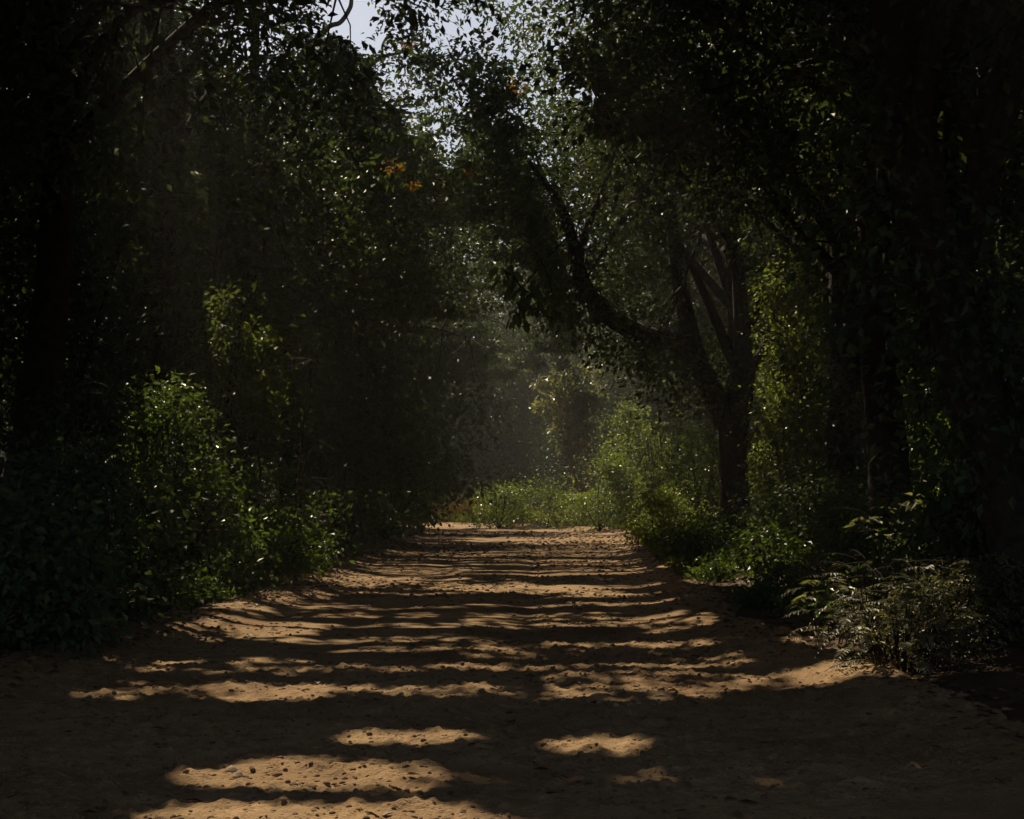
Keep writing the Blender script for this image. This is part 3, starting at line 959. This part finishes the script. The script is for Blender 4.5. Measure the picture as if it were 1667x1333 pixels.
# bare reddish shrub in the haze
db = Wp(950, 805, 67)
base = np.array([db[0], 67, float(surf(db[0], 67)) - .1])
root = thing("bare_shrub", base, "bare reddish shrub of thin upright twigs in the haze behind the green row", "shrub")
g = Geo()
for k in range(22):
    e = base + np.array([rng.normal() * 1.2, rng.normal() * .7, rng.uniform(2.6, 6.0)])
    m = base + (e - base) * .5 + np.array([-(e - base)[0] * .22, 0, 0]) + rng.normal(size=3) * .15
    g.tube([base + rng.normal(size=3) * [.2, .2, 0], m, e], [.026, .016, .005], 4, 0, 4)
    for q in range(2):
        t = m + (e - m) * rng.random()
        g.tube([t, t + np.array([rng.normal() * .5, rng.normal() * .3, rng.uniform(.2, .8)])], [.01, .004], 3)
g.obj("twigs", 'red_twig', root, base)

# withered orange leaves on the left tree
for k, (px, py, d, n_, r_) in enumerate([(642, 272, 28.5, 70, .17), (672, 301, 28.5, 26, .09), (666, 72, 30, 36, .13), (765, 280, 28.5, 36, .1), (846, 140, 30, 44, .16)]):
    p = Wp(px, py, d)
    root = thing("withered_spray", p, ["largest orange withered leaf spray hanging below the sky gap", "small orange withered leaf spray just below the largest one", "yellow withered leaf spray against the sky near the top", "tiny orange withered leaf spray beside the dark limb right of the sky gap", "rusty withered leaf spray high over the middle of the road"][k], "leaf spray")
    g = Geo()
    for q in range(5):
        g.tube([p + [.0, 0, .2], p + rng.normal(size=3) * .1, p + rng.normal(size=3) * r_ * [1, 1, .5]], [.012, .008, .004], 3)
    g.obj("twigs", 'twig', root, p)
    leaf_obj("leaves", cluster_leaves([p], [r_], n_, .085, flat=.5), 'orange', root, p, True, False)

# hanging branch with broad leaves in front of the haze
p0 = Wp(940, 400, 22)
root = thing("hanging_branch", p0, "drooping branch with broad dark leaves hanging in front of the haze", "branch")
g = Geo()
cs = []
for (a, b_) in (((930, 380), (850, 470)), ((850, 470), (845, 520)), ((850, 470), (880, 500)), ((880, 420), (900, 480)), ((850, 470), (820, 440)), ((900, 480), (905, 525))):
    g.tube([Wp(*a, 22), (Wp(*a, 22) + Wp(*b_, 22)) / 2 + [0, 0, .05], Wp(*b_, 22)], [.02, .014, .008], 5, 0, 3)
    cs += [Wp(*b_, 22), (Wp(*a, 22) + Wp(*b_, 22)) / 2]
g.obj("twigs", 'twig', root, p0)
leaf_obj("leaves", cluster_leaves(cs, .16, 11, .2, droop=1.3), 'mid', root, p0, True)

# reddish twig at the right road edge
tp = Gp(1040, 892)
tp[2] = float(surf(tp[0], tp[1]))
root = thing("fallen_twig", tp, "small forked reddish dead twig sticking up at the right road edge", "twig")
g = Geo()
for e in ([-.1, 0, .28], [.02, .1, .36], [.2, 0, .16], [-.25, .1, .08], [.3, -.1, .22]):
    g.tube([tp, tp + np.array(e) * .5 + rng.normal(size=3) * .03, tp + np.array(e) * 1.5], [.05, .035, .012], 5, 0, 3)
g.obj("stick", 'red_twig', root, tp)

# ------------------------------------------------------------------ add leaves where stray sun still reaches the road
GX0, GX1, GY0, GY1, CS = -7.0, 9.0, 3.0, 66.0, .35
nxc, nyc = int((GX1 - GX0) / CS), int((GY1 - GY0) / CS)
cov = np.zeros((nxc, nyc))


def add_cov(lv):
    P, D, N, L, Wd, T = lv
    Q = P + norm(D) * (L * .5)[:, None]
    g = Q - S * (Q[:, 2] / S[2])[:, None]
    D_ = norm(D)
    B = norm(np.cross(D_, N))
    Nn = np.cross(B, D_)
    a = .5 * L * Wd * np.abs(Nn @ S) / S[2]
    ix, iy = ((g[:, 0] - GX0) / CS).astype(int), ((g[:, 1] - GY0) / CS).astype(int)
    ok = (g[:, 0] > GX0) & (ix < nxc) & (g[:, 1] > GY0) & (iy < nyc)
    np.add.at(cov, (ix[ok], iy[ok]), a[ok] / CS ** 2)


for p_ in PENDING:
    k = cull_mask(p_[0])
    p_[0] = [a[k] for a in p_[0]]
    add_cov(p_[0])
cc = np.array([p_[5] for p_ in PENDING])
cr_ = np.array([[p_[6], p_[6], p_[7]] for p_ in PENDING])
hs = np.arange(7.5, 17.5, .7)
for rnd in range(4):
    ix, iy = np.nonzero(cov < 4.6)
    gx, gy = GX0 + (ix + rng.random(len(ix))) * CS, GY0 + (iy + rng.random(len(ix))) * CS
    l, r = road_edges(gy)
    k = (gx > l - 1.2) & (gx < r + np.where(gy < 20, 5.0, .6))
    gx, gy, need = gx[k], gy[k], 4.6 - cov[ix, iy][k]
    if not len(gx):
        break
    Q = np.stack([gx, gy, gx * 0], 1)[:, None] + S * (hs / S[2])[None, :, None]
    px, py = to_px(Q.reshape(-1, 3))
    inside = ((py > -100) & (px > -40) & (px < 1700)).reshape(len(gx), -1)
    dd = (((Q[:, :, None] - cc[None, None]) / cr_[None, None]) ** 2).sum(-1)
    sc = dd.min(2) + inside * .8 + rng.random(inside.shape) * .5
    b_ = sc.argmin(1)
    ar = np.arange(len(gx))
    ti = dd[ar, b_].argmin(1)
    high = ~inside[ar, b_]
    Qs = Q[ar, b_]
    for unseen in (True, False):
        w_ = np.nonzero(high == unseen)[0]
        if not len(w_):
            continue
        Lq = .36 if unseen else .2  # added leaves outside the view are larger, to shade more road
        m_ = int(np.clip(np.median(need[w_]) * CS * CS / (.5 * Lq * Lq * .56 * .6), 4, 60))
        lv = cluster_leaves(Qs[w_], np.full(len(w_), .3), m_, Lq, up=1.0)
        own = np.repeat(ti[w_], m_)
        kk = cull_mask(lv)
        lv = [a[kk] for a in lv]
        own = own[kk]
        add_cov(lv)
        for t_ in np.unique(own):
            q_ = own == t_
            PENDING[t_][0] = join([PENDING[t_][0], [a[q_] for a in lv]])
print("thin cells left", int((cov < 2.5).sum()), "of", cov.size)
for lv, mat, root, base, fine, *_ in PENDING:
    leaf_obj("crown", lv, mat, root, base, fine, False)

# ------------------------------------------------------------------ grass, dry grass, fallen leaves
def blades(n, xf, yf, hmin, hmax, wd, tone=(.2, .8)):
    x, y = xf(n), yf(n)
    q = road_q(x, y)
    k = (q > -.25)
    x, y, q = x[k], y[k], q[k]
    P = np.stack([x, y, surf(x, y) - .02], 1)
    D = rng.normal(size=P.shape) * .35
    D[:, 2] = 1
    N = rng.normal(size=P.shape)
    N[:, 2] *= .2
    L = rng.uniform(hmin, hmax, len(x))
    return [P, D, N, L, np.full(len(x), wd) * rng.uniform(.6, 1.3, len(x)), rng.uniform(tone[0], tone[1], len(x))]


def edge_x(side, spread):
    def f(y):
        l, r = road_edges(y)
        return (l - np.abs(rng.normal(size=len(y))) * spread) if side < 0 else (r + np.abs(rng.normal(size=len(y))) * spread)
    return f


lv = []
for side, y0, y1, n_, hm in ((1, 38, 66, 9000, .5), (1, 24, 40, 1500, .2), (-1, 12, 45, 1500, .16)):
    y = rng.uniform(y0, y1, n_)
    x = edge_x(side, 1.1 if hm > .4 else .6)(y)
    lv.append(blades(n_, lambda n: x, lambda n: y, hm * .35, hm, .022 if y0 < 30 else .03))
x = rng.uniform(-6, 5, 5000)
y = 66 + rng.random(5000) * 6 + np.abs(x - 4) * .3
lv.append(blades(5000, lambda n: x, lambda n: y, .25, .7, .04))
o = leaf_obj("grass", join(lv), 'grass', None, None, False, False)
tag(o, "short green grass fringing the far edges of the road", "grass", None, 'stuff')
x = rng.uniform(-9, -1.5, 3500)
y = rng.uniform(72, 80, 3500) - (x + 5) * .3
o = leaf_obj("dry_grass", blades(3500, lambda n: x, lambda n: y, .5, 1.3, .035), 'straw', None, None, False, False)
tag(o, "dry brown grass at the outside of the road bend", "grass", None, 'stuff')

y = 5 + rng.random(9000) ** 1.4 * 40
sd = np.where(rng.random(9000) < .5, -1, 1)
l, r = road_edges(y)
x = np.where(rng.random(9000) < .13, l + (r - l) * rng.random(9000), np.where(sd < 0, l + .5 - np.abs(rng.normal(size=9000)) * 1.6, r - .05 + np.abs(rng.normal(size=9000)) * 1.6))
P = np.stack([x, y, surf(x, y) + .012], 1)
D = rng.normal(size=P.shape)
D[:, 2] *= .15
N = rng.normal(size=P.shape) * .25
N[:, 2] += 1
L = rng.uniform(.05, .12, len(x))
o = leaf_obj("leaf_litter", [P, D, N, L, L * .5, rng.random(len(x))], 'litter', None, None, False, False)
tag(o, "dead brown leaves scattered along both road edges", "leaf litter", None, 'stuff')

# ------------------------------------------------------------------ air
HAZE = 0.001
if HAZE:
    m, nt, out = mat_new("haze_air")
    pv = nt.nodes.new("ShaderNodeVolumePrincipled")
    pv.inputs["Color"].default_value = (.90, .91, .90, 1)
    pv.inputs["Density"].default_value = HAZE
    pv.inputs["Anisotropy"].default_value = .45
    nt.links.new(pv.outputs[0], out.inputs["Volume"])
    bxs = np.array([(x, y, z) for z in (-2.0, 30.0) for y in (-410, 410) for x in (-410, 410)], float)
    fs = np.array([(0, 2, 3, 1), (4, 5, 7, 6), (0, 1, 5, 4), (2, 6, 7, 3), (0, 4, 6, 2), (1, 3, 7, 5)])
    o = make_obj("haze", bxs, fs, m)
    tag(o, "thin dusty air filling the road tunnel and paling the far trees", "haze", None, 'stuff')
